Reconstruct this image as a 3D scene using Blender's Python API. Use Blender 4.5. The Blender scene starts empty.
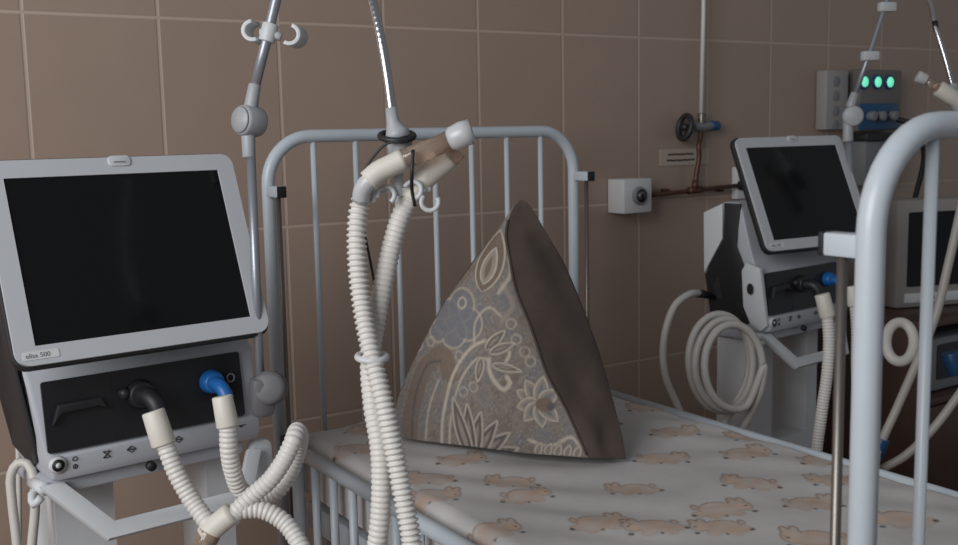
import bpy, bmesh, math, random
import numpy as np
from mathutils import Vector, Matrix
random.seed(4); rng = np.random.default_rng(4)
S = bpy.context.scene; COL = S.collection

# ------------------------------------------------------------------ camera, world, light, exposure
YAW, PITCH, ROLL = math.radians(33.12), math.radians(7.59), math.radians(-1.16)
FPX = 1061.2; CAM = np.array([-.395, -2.124, 1.20])
cy, sy, cp, sp = math.cos(YAW), math.sin(YAW), math.cos(PITCH), math.sin(PITCH)
FW = np.array([sy*cp, cy*cp, -sp]); _r = np.array([cy, -sy, 0]); _u = np.cross(_r, FW)
RT = math.cos(ROLL)*_r + math.sin(ROLL)*_u; UP = -math.sin(ROLL)*_r + math.cos(ROLL)*_u
cam = bpy.data.cameras.new('camera'); camo = bpy.data.objects.new('camera', cam); COL.objects.link(camo)
M4 = Matrix.Identity(4)
for i in range(3):
    M4[i][0] = RT[i]; M4[i][1] = UP[i]; M4[i][2] = -FW[i]; M4[i][3] = CAM[i]
camo.matrix_world = M4
cam.sensor_width = 36; cam.lens = FPX*36/958; cam.clip_start = .02
cam.dof.use_dof = True; cam.dof.focus_distance = 1.5; cam.dof.aperture_fstop = 9
S.camera = camo
S.view_settings.view_transform = 'Standard'; S.view_settings.look = 'None'
S.view_settings.gamma = 1; S.view_settings.use_curve_mapping = False
S.view_settings.exposure = 0.0
W = bpy.data.worlds.new('world'); S.world = W; W.use_nodes = True
W.node_tree.nodes['Background'].inputs[0].default_value = (.90, .95, 1, 1)
W.node_tree.nodes['Background'].inputs[1].default_value = .195
def area(name, loc, target, sx, sy_, power, color):
    l = bpy.data.lights.new(name, 'AREA'); l.shape = 'RECTANGLE'; l.size = sx; l.size_y = sy_; l.energy = power; l.color = color
    o = bpy.data.objects.new(name, l); COL.objects.link(o); o.location = loc
    o.rotation_euler = (Vector(target)-Vector(loc)).to_track_quat('-Z', 'Y').to_euler(); return o
area('window_daylight', (-2.15, -1.9, 1.95), (0.5, -.4, .8), 1.8, 1.6, 75, (.97, .985, 1))

# ------------------------------------------------------------------ helpers
def at(x, y, d):      # a point d metres into the room along the camera axis, seen at a pixel
    return CAM + (FW + RT*(x-479)/FPX + UP*(272.5-y)/FPX)*d
def pts(*l): return [at(*p) for p in l]
def proj(P):
    d = np.asarray(P)-CAM; Z = d@FW
    return 479+FPX*(d@RT)/Z, 272.5-FPX*(d@UP)/Z
def spline(P, step=.01, closed=False):
    P = [np.array(p, float) for p in P]; n = len(P); out = []
    segs = n if closed else n-1
    for i in range(segs):
        if closed: p0, p1, p2, p3 = P[(i-1) % n], P[i], P[(i+1) % n], P[(i+2) % n]
        else:
            p1, p2 = P[i], P[i+1]
            p0 = P[i-1] if i else 2*p1-p2; p3 = P[i+2] if i+2 < n else 2*p2-p1
        d = [max(1e-6, np.linalg.norm(b-a)**.5) for a, b in ((p0, p1), (p1, p2), (p2, p3))]
        m1 = p2-p1 + d[1]*((p1-p0)/d[0]-(p2-p0)/(d[0]+d[1]))
        m2 = p2-p1 + d[1]*((p3-p2)/d[2]-(p3-p1)/(d[1]+d[2]))
        k = max(2, int(np.linalg.norm(p2-p1)/step))
        for j in range(k):
            t = j/k
            out.append(p1*(2*t**3-3*t*t+1)+m1*(t**3-2*t*t+t)+p2*(-2*t**3+3*t*t)+m2*(t**3-t*t))
    if not closed: out.append(P[-1])
    return out
def resample(P, ds):
    P = np.array(P); L = np.r_[0, np.cumsum(np.linalg.norm(np.diff(P, axis=0), axis=1))]
    n = max(2, int(round(L[-1]/ds))+1); s = np.linspace(0, L[-1], n)
    return np.stack([np.interp(s, L, P[:, k]) for k in range(3)], 1), s
class MB:
    """collects shapes for ONE mesh"""
    def __init__(s): s.bm = bmesh.new()
    def box(s, c, size, bevel=0, rot=None, seg=2):
        r = bmesh.ops.create_cube(s.bm, size=1)['verts']
        bmesh.ops.scale(s.bm, vec=size, verts=r)
        if bevel:
            es = list({e for v in r for e in v.link_edges})
            g = bmesh.ops.bevel(s.bm, geom=es, offset=bevel, segments=seg, affect='EDGES', profile=.5)
            r = list({v for f in g['faces'] for v in f.verts} | {v for v in r if v.is_valid})
        M = Matrix.Translation(Vector(c)) @ (rot.to_4x4() if rot else Matrix.Identity(4))
        bmesh.ops.transform(s.bm, matrix=M, verts=r); return s
    def tube(s, P, r, n=12, closed=False, cap=True):
        P = [Vector(p) for p in P]; m = len(P)
        R = list(r) if hasattr(r, '__len__') else [r]*m
        T = []
        for i in range(m):
            a, b = (P[(i-1) % m], P[(i+1) % m]) if closed else (P[max(0, i-1)], P[min(m-1, i+1)])
            t = (b-a); T.append(t.normalized() if t.length > 1e-9 else (T[-1] if T else Vector((0, 0, 1))))
        x = T[0].orthogonal().normalized(); rings = []
        for i in range(m):
            x = (x - T[i]*x.dot(T[i])); x = x.normalized() if x.length > 1e-6 else T[i].orthogonal().normalized()
            y = T[i].cross(x)
            rings.append([s.bm.verts.new(P[i]+(x*math.cos(2*math.pi*k/n)+y*math.sin(2*math.pi*k/n))*R[i]) for k in range(n)])
        for i in range(m if closed else m-1):
            a, b = rings[i], rings[(i+1) % m]
            off = 0
            if closed and i == m-1:
                off = min(range(n), key=lambda q: (a[0].co-b[q].co).length)
            for k in range(n):
                s.bm.faces.new((a[k], a[(k+1) % n], b[(k+1+off) % n], b[(k+off) % n]))
        if cap and not closed:
            s.bm.faces.new(rings[0][::-1]); s.bm.faces.new(rings[-1])
        return s
    def cyl(s, a, b, r, r2=None, n=20, bev=0):
        a, b = np.array(a, float), np.array(b, float); r2 = r if r2 is None else r2
        if not bev: return s.tube([a, b], [r, r2], n)
        d = (b-a)/np.linalg.norm(b-a)
        return s.tube([a, a+d*bev*.3, a+d*bev, b-d*bev, b-d*bev*.3, b], [r-bev, r-bev*.3, r, r2, r2-bev*.3, r2-bev], n)
    def prism(s, poly, o, ax, ay, depth_vec, bevel=0):
        o, ax, ay, dv = (Vector(v) for v in (o, ax, ay, depth_vec))
        A = [s.bm.verts.new(o+ax*p[0]+ay*p[1]) for p in poly]; B = [s.bm.verts.new(v.co+dv) for v in A]
        fs = [s.bm.faces.new(A), s.bm.faces.new(B[::-1])]; n = len(A)
        for i in range(n): fs.append(s.bm.faces.new((A[i], B[i], B[(i+1) % n], A[(i+1) % n])))
        bmesh.ops.recalc_face_normals(s.bm, faces=fs)
        if bevel:
            es = list({e for f in fs[:2] for e in f.edges})
            bmesh.ops.bevel(s.bm, geom=es, offset=bevel, segments=2, affect='EDGES', profile=.5)
        return s
    def ring_prism(s, outer, inner, o, ax, ay, dv):
        o, ax, ay, dv = (Vector(v) for v in (o, ax, ay, dv)); n = len(outer)
        mk = lambda poly, e: [s.bm.verts.new(o+ax*p[0]+ay*p[1]+e) for p in poly]
        z = Vector((0, 0, 0)); oa, ia, ob, ib = mk(outer, z), mk(inner, z), mk(outer, dv), mk(inner, dv); fs = []
        for i in range(n):
            j = (i+1) % n
            for q in ((oa[i], oa[j], ia[j], ia[i]), (ob[j], ob[i], ib[i], ib[j]), (oa[j], oa[i], ob[i], ob[j]), (ia[i], ia[j], ib[j], ib[i])):
                fs.append(s.bm.faces.new(q))
        bmesh.ops.recalc_face_normals(s.bm, faces=fs); return s
    def build(s, name, mat, parent=None, world=False, smooth=True, bevmod=0):
        return link(name, s.bm, mat, parent, world, smooth, bevmod)
def rrect(w, h, r, n=6, cx=0, cz=0):
    o = []
    for (sx, sz, a0) in ((1, 1, 0), (-1, 1, 90), (-1, -1, 180), (1, -1, 270)):
        for k in range(n+1):
            a = math.radians(a0+90*k/n); o.append((cx+sx*(w/2-r)+r*math.cos(a), cz+sz*(h/2-r)+r*math.sin(a)))
    return o
def link(name, bm, mat, parent=None, world=False, smooth=True, bevmod=0):
    """links one mesh object; its origin sits at its own foot (or its parent's frame)"""
    if smooth:
        for f in bm.faces: f.smooth = True
        for e in bm.edges:
            if len(e.link_faces) == 2 and e.calc_face_angle(0) > math.radians(38): e.smooth = False
    off = Vector((0, 0, 0))
    if parent is None or world:
        co = [v.co for v in bm.verts]
        lo = Vector([min(c[i] for c in co) for i in range(3)]); hi = Vector([max(c[i] for c in co) for i in range(3)])
        off = Vector(((lo.x+hi.x)/2, (lo.y+hi.y)/2, lo.z))
        bmesh.ops.translate(bm, vec=-off, verts=bm.verts)
    me = bpy.data.meshes.new(name); bm.to_mesh(me); bm.free()
    for m in (mat if isinstance(mat, (list, tuple)) else [mat]): me.materials.append(m)
    o = bpy.data.objects.new(name, me); COL.objects.link(o)
    if parent is not None:
        o.parent = parent
        if world: o.location = off - wloc(parent)
    else: o.location = off
    return o
def wloc(o):
    v = Vector(o.location)
    while o.parent: o = o.parent; v += Vector(o.location)
    return v
def tag(o, label=None, cat=None, group=None, kind=None):
    for k, v in (('label', label), ('category', cat), ('group', group), ('kind', kind)):
        if v: o[k] = v
    return o
def thing(name, loc, label, cat, rotz=0, group=None):
    o = bpy.data.objects.new(name, None); COL.objects.link(o); o.location = loc; o.rotation_euler = (0, 0, rotz)
    o.empty_display_size = .05
    return tag(o, label, cat, group)
def text_mesh(txt, size, name, mat, parent, M, thick=.0004):
    c = bpy.data.curves.new('lettering', 'FONT'); c.body = txt; c.size = size; c.align_x = 'LEFT'; c.extrude = thick
    t = bpy.data.objects.new('lettering', c); COL.objects.link(t)
    bpy.context.view_layer.update()
    me = bpy.data.meshes.new_from_object(t.evaluated_get(bpy.context.evaluated_depsgraph_get()))
    bpy.data.objects.remove(t); bpy.data.curves.remove(c)
    me.transform(M); me.materials.clear(); me.materials.append(mat)
    o = bpy.data.objects.new(name, me); COL.objects.link(o); o.parent = parent; return o

# ------------------------------------------------------------------ materials
def lin(c): return tuple((x/12.92 if x <= .04045 else ((x+.055)/1.055)**2.4) for x in (v/255 for v in c))
def mat(name, rgb, rough=.5, metal=0, spec=.5, noise=.06, scale=60, bump=0, trans=0, alpha=1, emit=None, attr=None, coat=0):
    m = bpy.data.materials.new(name); m.use_nodes = True; nt = m.node_tree; N = nt.nodes; L = nt.links
    b = N['Principled BSDF']; c = lin(rgb)
    b.inputs['Roughness'].default_value = rough; b.inputs['Metallic'].default_value = metal
    b.inputs['Specular IOR Level'].default_value = spec; b.inputs['Transmission Weight'].default_value = trans
    b.inputs['Coat Weight'].default_value = coat
    tc = N.new('ShaderNodeTexCoord'); nz = N.new('ShaderNodeTexNoise'); nz.inputs['Scale'].default_value = scale; nz.inputs['Detail'].default_value = 3
    L.new(tc.outputs['Object'], nz.inputs['Vector'])
    rp = N.new('ShaderNodeMapRange'); rp.inputs[3].default_value = 1-noise; rp.inputs[4].default_value = 1+noise
    L.new(nz.outputs['Fac'], rp.inputs[0])
    mx = N.new('ShaderNodeVectorMath'); mx.operation = 'SCALE'
    if attr:
        a = N.new('ShaderNodeAttribute'); a.attribute_name = attr; L.new(a.outputs['Color'], mx.inputs[0])
    else: mx.inputs[0].default_value = c
    L.new(rp.outputs[0], mx.inputs['Scale']); L.new(mx.outputs[0], b.inputs['Base Color'])
    if bump:
        bp = N.new('ShaderNodeBump'); bp.inputs['Strength'].default_value = bump; bp.inputs['Distance'].default_value = .002
        L.new(nz.outputs['Fac'], bp.inputs['Height']); L.new(bp.outputs[0], b.inputs['Normal'])
    if emit: b.inputs['Emission Color'].default_value = (*lin(emit[0]), 1); b.inputs['Emission Strength'].default_value = emit[1]
    b.inputs['Alpha'].default_value = alpha
    return m
M = dict(
    bed=mat('painted_steel', (182, 190, 197), .35, noise=.03),
    steel=mat('bare_steel', (118, 112, 107), .38, metal=.75, noise=.05),
    chrome=mat('chrome', (190, 190, 193), .24, metal=1, noise=.03),
    cap=mat('black_rubber', (22, 22, 24), .6),
    bezel=mat('bezel_plastic', (184, 186, 190), .42, noise=.02),
    vent=mat('device_plastic', (170, 172, 178), .45, noise=.02),
    white=mat('white_plastic', (196, 198, 200), .45, noise=.03),
    dark=mat('charcoal_plastic', (34, 34, 37), .5),
    side=mat('dark_grey_plastic', (64, 64, 68), .5),
    screen=mat('screen_glass', (14, 15, 17), .12, spec=.3, noise=.02),
    panel=mat('black_panel', (30, 30, 33), .35, spec=.4),
    grey=mat('mid_grey_plastic', (120, 122, 126), .5),
    joint=mat('arm_grey', (158, 160, 164), .45, noise=.03),
    pole=mat('satin_aluminium', (150, 153, 160), .38, metal=.55, noise=.03),
    blue=mat('blue_plastic', (30, 100, 170), .4),
    dblue=mat('dark_blue_plastic', (22, 70, 110), .4),
    hose=mat('corrugated_plastic', (208, 204, 199), .42, noise=.03),
    cuff=mat('cuff_rubber', (206, 200, 190), .5, noise=.03),
    gas=mat('hose_rubber', (188, 184, 178), .5, noise=.04),
    amber=mat('clear_brown_plastic', (205, 182, 164), .12, trans=.72, noise=.1),
    milky=mat('milky_plastic', (205, 206, 208), .3, trans=.25, noise=.03),
    cable=mat('black_cable', (24, 24, 26), .5),
    copper=mat('copper_pipe', (92, 62, 50), .45, metal=.5, noise=.2, scale=90),
    paint=mat('painted_pipe', (205, 203, 198), .4, noise=.04),
    label=mat('paper_label', (176, 160, 146), .6, noise=.04),
    ink=mat('ink', (58, 54, 54), .7),
    clamp=mat('worn_grey_plastic', (98, 96, 98), .55),
    tube=mat('greyish_tube', (158, 152, 146), .5, noise=.04),
    unit=mat('warm_grey_plastic', (104, 99, 98), .5),
    box=mat('outlet_plastic', (205, 205, 205), .45, noise=.03),
    green=mat('lit_indicator', (120, 230, 190), .4, emit=((120, 240, 200), .75)),
    beige=mat('beige_plastic', (150, 145, 142), .5, noise=.03),
    wood=mat('reddish_wood', (74, 54, 46), .45, noise=.25, scale=14),
    brown=mat('brown_cloth', (79, 69, 64), .85, noise=.35, scale=22, bump=.6, spec=.2),
    print_=mat('printed_pillow_cloth', (150, 140, 130), .85, noise=.16, scale=140, bump=.3, attr='print', spec=.2),
    sheet=mat('printed_sheet', (200, 195, 190), .85, noise=.06, scale=25, bump=.5, attr='print', spec=.2),
)
def tile_material():
    m = bpy.data.materials.new('beige_wall_tiles'); m.use_nodes = True; nt = m.node_tree; N = nt.nodes; L = nt.links; b = N['Principled BSDF']
    g = N.new('ShaderNodeNewGeometry'); sx = N.new('ShaderNodeSeparateXYZ'); L.new(g.outputs['Position'], sx.inputs[0])
    def mth(op, a, b_=None, c=None):
        n = N.new('ShaderNodeMath'); n.operation = op
        for i, v in enumerate((a, b_, c)):
            if v is None: continue
            if isinstance(v, (int, float)): n.inputs[i].default_value = v
            else: L.new(v, n.inputs[i])
        return n.outputs[0]
    def line(v, off, size):
        q = mth('DIVIDE', mth('SUBTRACT', v, off), size); fr = mth('FRACT', mth('ADD', q, .5))
        return mth('MULTIPLY', mth('ABSOLUTE', mth('SUBTRACT', fr, .5)), size), mth('FLOOR', q)
    dx, ix = line(sx.outputs[0], 0, .25); dz, iz = line(sx.outputs[2], 1.4335, .428)
    d = mth('MINIMUM', dx, dz)
    mr = N.new('ShaderNodeMapRange'); mr.interpolation_type = 'SMOOTHSTEP'
    mr.inputs[1].default_value = .0016; mr.inputs[2].default_value = .0046; mr.inputs[3].default_value = 1; mr.inputs[4].default_value = 0
    L.new(d, mr.inputs[0]); fac = mr.outputs[0]
    cv = N.new('ShaderNodeCombineXYZ'); L.new(ix, cv.inputs[0]); L.new(iz, cv.inputs[1])
    wn = N.new('ShaderNodeTexWhiteNoise'); L.new(cv.outputs[0], wn.inputs[0])
    nz = N.new('ShaderNodeTexNoise'); nz.inputs['Scale'].default_value = 9; nz.inputs['Detail'].default_value = 4; L.new(g.outputs['Position'], nz.inputs['Vector'])
    v = mth('ADD', mth('MULTIPLY', wn.outputs[0], .05), mth('MULTIPLY', nz.outputs['Fac'], .10))
    v = mth('ADD', v, .925)
    tc = N.new('ShaderNodeVectorMath'); tc.operation = 'SCALE'; tc.inputs[0].default_value = lin((157, 136, 122)); L.new(v, tc.inputs['Scale'])
    mx = N.new('ShaderNodeMix'); mx.data_type = 'RGBA'; L.new(fac, mx.inputs[0]); L.new(tc.outputs[0], mx.inputs[6]); mx.inputs[7].default_value = (*lin((178, 158, 144)), 1)
    L.new(mx.outputs[2], b.inputs['Base Color'])
    L.new(mth('ADD', mth('MULTIPLY', fac, .4), .3), b.inputs['Roughness'])
    bp = N.new('ShaderNodeBump'); bp.inputs['Strength'].default_value = .5; bp.inputs['Distance'].default_value = .002
    L.new(mth('SUBTRACT', mth('MULTIPLY', nz.outputs['Fac'], .15), fac), bp.inputs['Height']); L.new(bp.outputs[0], b.inputs['Normal'])
    return m
def floor_material():
    m = mat('floor_linoleum', (112, 84, 70), .4, noise=.2, scale=7); return m

# ------------------------------------------------------------------ setting
def slab(name, c, size, m):
    return tag(MB().box(c, size).build(name, m, smooth=False), kind='structure')
slab('wall_back', (.6, .06, 1.35), (6.4, .12, 2.7), tile_material())
slab('floor', (.6, -1.6, -.03), (6.4, 3.44, .06), floor_material())

# ------------------------------------------------------------------ bed
XL, XR, YH, YF = .334, 1.029, -.32, -1.585
bed = thing('hospital_bed', ((XL+XR)/2, (YH+YF)/2, 0), 'white painted steel hospital bed with barred ends and lowered side rails', 'bed')
def end_frame(name, y, bars, inward):
    r = .0118; rc = .085; top = 1.197
    f = MB(); P = [(XL, y, .02), (XL, y, top-rc)]
    P += [(XL+rc-rc*math.cos(a), y, top-rc+rc*math.sin(a)) for a in np.radians(np.linspace(8, 90, 10))]
    P += [(XR-rc+rc*math.sin(a), y, top-rc+rc*math.cos(a)) for a in np.radians(np.linspace(0, 82, 10))]
    P += [(XR, y, top-rc), (XR, y, .02)]
    f.tube(P, r, 16)
    f.cyl((XL, y, .40), (XR, y, .40), .011, n=12)
    h = f.build(name, M['bed'], bed, world=True)
    for x in bars:
        MB().cyl((x, y, .40), (x, y, top-.004), .0054, n=12).build('bar', M['bed'], h, world=True)
    for x in (XL, XR):
        MB().cyl((x, y, 0), (x, y, .03), .0165, n=14).build('foot_cap', M['cap'], h, world=True)
        bl_ = .058 if inward < 0 else .041
        br = MB().box((x, y+inward*bl_/2, 1.101), (.016, bl_, .0195), .002).build('bracket', M['bed'], h, world=True)
        MB().box((x, y+inward*(bl_+.0025), 1.101), (.0165, .005, .0200), .001).build('end_cap', M['cap'], br, world=True)
        MB().cyl((x, y+inward*(bl_-.014), .30), (x, y+inward*(bl_-.014), 1.094), .0045, n=12).build('guide_rod', M['steel'], h, world=True)
    return h
end_frame('headboard', YH, [.4245+.0862*k for k in range(7)], -1)
end_frame('footboard', YF, [.412+.088*k for k in range(7)], 1)
for x in (XL, XR):
    zt = .640; f = MB()
    f.cyl((x, YH-.035, zt), (x, YF+.035, zt), .0125, n=16)
    f.cyl((x, YH-.035, .335), (x, YF+.035, .335), .010, n=14)
    rail = f.build('side_rail', M['bed'], bed, world=True)
    for k in range(15):
        y = -.473-.0725*k
        if y > YF+.06: MB().cyl((x, y, .335), (x, y, zt), .0072, n=10).build('bar', M['bed'], rail, world=True)
    for y in (YH-.078, YF+.07):
        MB().cyl((x, y, .335), (x, y, zt-.002), .0115, n=14).build('end_post', M['bed'], rail, world=True)
    for y in (YH-.044, YF+.027):
        MB().cyl((x, y, zt-.018), (x, y, zt+.018), .0165, n=14, bev=.003).build('slider_sleeve', M['cap'], rail, world=True)
f = MB()
for x in (XL+.055, XR-.055): f.box((x, (YH+YF)/2, .495), (.03, YH-YF-.03, .05), .003)
for y in np.linspace(YH-.1, YF+.1, 6): f.box(((XL+XR)/2, y, .513), (XR-XL-.11, .05, .014))
f.build('base_frame', M['bed'], bed, world=True)

# ------------------------------------------------------------------ mattress with printed sheet
def ell(U, V, cx, cy, a, b, ang):
    c, s = math.cos(ang), math.sin(ang); x, y = U-cx, V-cy
    p, q = x*c+y*s, -x*s+y*c
    return (np.sqrt((p/a)**2+(q/b)**2)-1)*min(a, b)
def mattress():
    zt, r = .656, .026; x0, x1, y0, y1 = XL+.024, XR-.0165, YH-.02, YF+.02; step = .0032; skirt = .105
    def axis(a, b):
        L = b-a; arc = math.pi/2*r; full = L-2*r
        s = np.arange(-skirt-arc, full+arc+skirt+step, step); pos = np.empty_like(s); dr = np.empty_like(s)
        for i, v in enumerate(s):
            e = -v if v < 0 else (v-full if v > full else 0); sg = -1 if v < 0 else 1
            if e == 0: pos[i] = a+r+v; dr[i] = 0
            else:
                if e < arc: t = e/r; o_, d = r*math.sin(t), r*(1-math.cos(t))
                else: o_, d = r, r+(e-arc)
                pos[i] = (a+r-o_) if sg < 0 else (b-r+o_); dr[i] = d
        return s+a+r, pos, dr
    su, px, dx = axis(x0, x1); sv, py, dy = axis(y1, y0)
    U, V = np.meshgrid(su, sv, indexing='ij'); X, Y = np.meshgrid(px, py, indexing='ij'); D = np.minimum(np.add.outer(dx, dy), skirt)
    wr = .0016*np.sin(U*23+3*np.sin(V*7))*np.sin(V*17+2*np.sin(U*11)) + .0012*np.sin((U*.8+V)*41+2*np.sin(U*13)) + .0022*np.sin(U*6+1)*np.sin(V*5)
    wr = wr - .004*np.exp(-(((X-.67)/.15)**2+((Y+.68)/.17)**2))
    Z = zt-D+wr*np.clip(1-D/.05, 0, 1)
    sheet = np.array(lin((188, 184, 182))); base = np.empty(U.shape+(3,)); base[:] = sheet
    tan = np.array(lin((176, 138, 108))); pale = np.array(lin((200, 172, 150))); line_ = np.array(lin((112, 88, 74))); spot = np.array(lin((42, 38, 40)))
    blot = .5+.5*np.sin(U*61+2*np.sin(V*47))*np.sin(V*53+2*np.sin(U*37))
    base *= (1-.035*blot)[..., None]
    soft = lambda d, w=.0022: np.clip(.5-d/w, 0, 1)
    def put(mask, col): base[:] = base*(1-mask[..., None])+col*mask[..., None]
    def bear(cx, cy, ang, k, flip):
        m = np.hypot(U-cx, V-cy) < .10*k
        if not m.any(): return
        u, v = U[m], V[m]; c, s = math.cos(ang), math.sin(ang)
        def loc(p, q): p = p*flip; q = q*1.75; return cx+k*(p*c-q*s), cy+k*(p*s+q*c)
        d = np.full(u.shape, 9.)
        parts = [(0, 0, .036, .019, 0), (.038, .006, .019, .016, .2), (.046, .021, .007, .006, 0), (.030, .022, .007, .006, 0),
                 (-.036, -.010, .016, .008, -.3), (-.018, -.019, .012, .007, .2), (.022, -.017, .013, .006, -.2), (-.040, .008, .006, .006, 0)]
        for (p, q, a, b, t) in parts:
            x, y = loc(p, q); d = np.minimum(d, ell(u, v, x, y, a*k, b*k*1.75, ang+t*flip*.5))
        fill = soft(d)*.52; edge = soft(np.abs(d)-.0012, .003)*.6
        head = soft(ell(u, v, *loc(.040, .003), .011*k, .015*k, ang))*.6
        b_ = base[m]; nb = .5+.5*np.sin(u*95+cx*90+2*np.sin(v*70))*np.sin(v*88+cy*70); tone = tan*.75+pale*.25; fill = fill*(.55+.75*nb); edge = edge*(.25+1.1*np.clip(.5-((v-cy)*math.cos(ang)-(u-cx)*math.sin(ang))*-18, 0, 1))
        b_ = b_*(1-fill[:, None])+tone*fill[:, None]; b_ = b_*(1-head[:, None])+pale*head[:, None]; b_ = b_*(1-edge[:, None])+line_*edge[:, None]
        for (p, q, rr) in ((.047, .004, .0030), (.052, -.014, .0052), (.0, -.020, .0035), (-.05, -.012, .0052)):
            x, y = loc(p, q); s_ = soft(np.hypot(u-x, v-y)-rr*k)*.8; b_ = b_*(1-s_[:, None])+spot*s_[:, None]
        base[m] = b_
    A0 = -.60
    spots = [(.377, -.955, 1), (.500, -.865, 1), (.524, -.800, -1), (.655, -.939, -1), (.517, -1.016, 1), (.572, -1.075, -1), (.906, -.759, 1), (1.0, -.86, -1),
             (.913, -.923, 1), (.812, -1.03, -1), (.692, -1.08, 1), (.642, -1.132, -1), (.811, -1.142, 1), (.714, -1.238, -1), (.385, -.784, 1), (.424, -.714, -1),
             (.516, -.658, 1), (.786, -.854, 1), (.992, -.604, -1), (.85, -.62, -1), (.40, -.50, 1), (.47, -.42, -1), (.75, -.43, -1), (.93, -.43, 1),
             (.985, -1.02, 1), (.92, -1.10, -1), (.86, -1.26, -1), (.60, -1.30, 1), (.40, -1.12, 1), (.42, -1.36, -1), (.75, -1.40, 1), (.93, -1.38, -1), (.60, -1.48, 1), (.85, -1.50, 1)]
    for (x, y, fl) in spots: bear(x, y, A0+rng.uniform(-.25, .25), rng.uniform(.74, .86), fl)
    n0, n1 = U.shape; idx = np.arange(n0*n1).reshape(n0, n1)
    faces = np.stack([idx[:-1, :-1], idx[1:, :-1], idx[1:, 1:], idx[:-1, 1:]], -1).reshape(-1, 4)
    co = np.stack([X, Y, Z], -1).reshape(-1, 3); off = np.array([(x0+x1)/2, (y0+y1)/2, zt-skirt]); co = co-off
    ring = np.r_[idx[:, 0], idx[-1, 1:], idx[-2::-1, -1], idx[0, -2:0:-1]][::-1]
    me = bpy.data.meshes.new('mattress'); me.from_pydata(co.tolist(), [], faces.tolist()+[ring.tolist()]); me.update()
    me.polygons.foreach_set('use_smooth', [True]*len(me.polygons))
    a = me.color_attributes.new('print', 'FLOAT_COLOR', 'POINT')
    a.data.foreach_set('color', np.concatenate([base.reshape(-1, 3), np.ones((n0*n1, 1))], 1).astype(np.float32).ravel())
    me.materials.append(M['sheet'])
    o = bpy.data.objects.new('mattress', me); COL.objects.link(o); o.location = off
    return tag(o, 'mattress under a pale sheet printed with tan bears, lying on the barred bed', 'mattress')
mattress()

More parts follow.
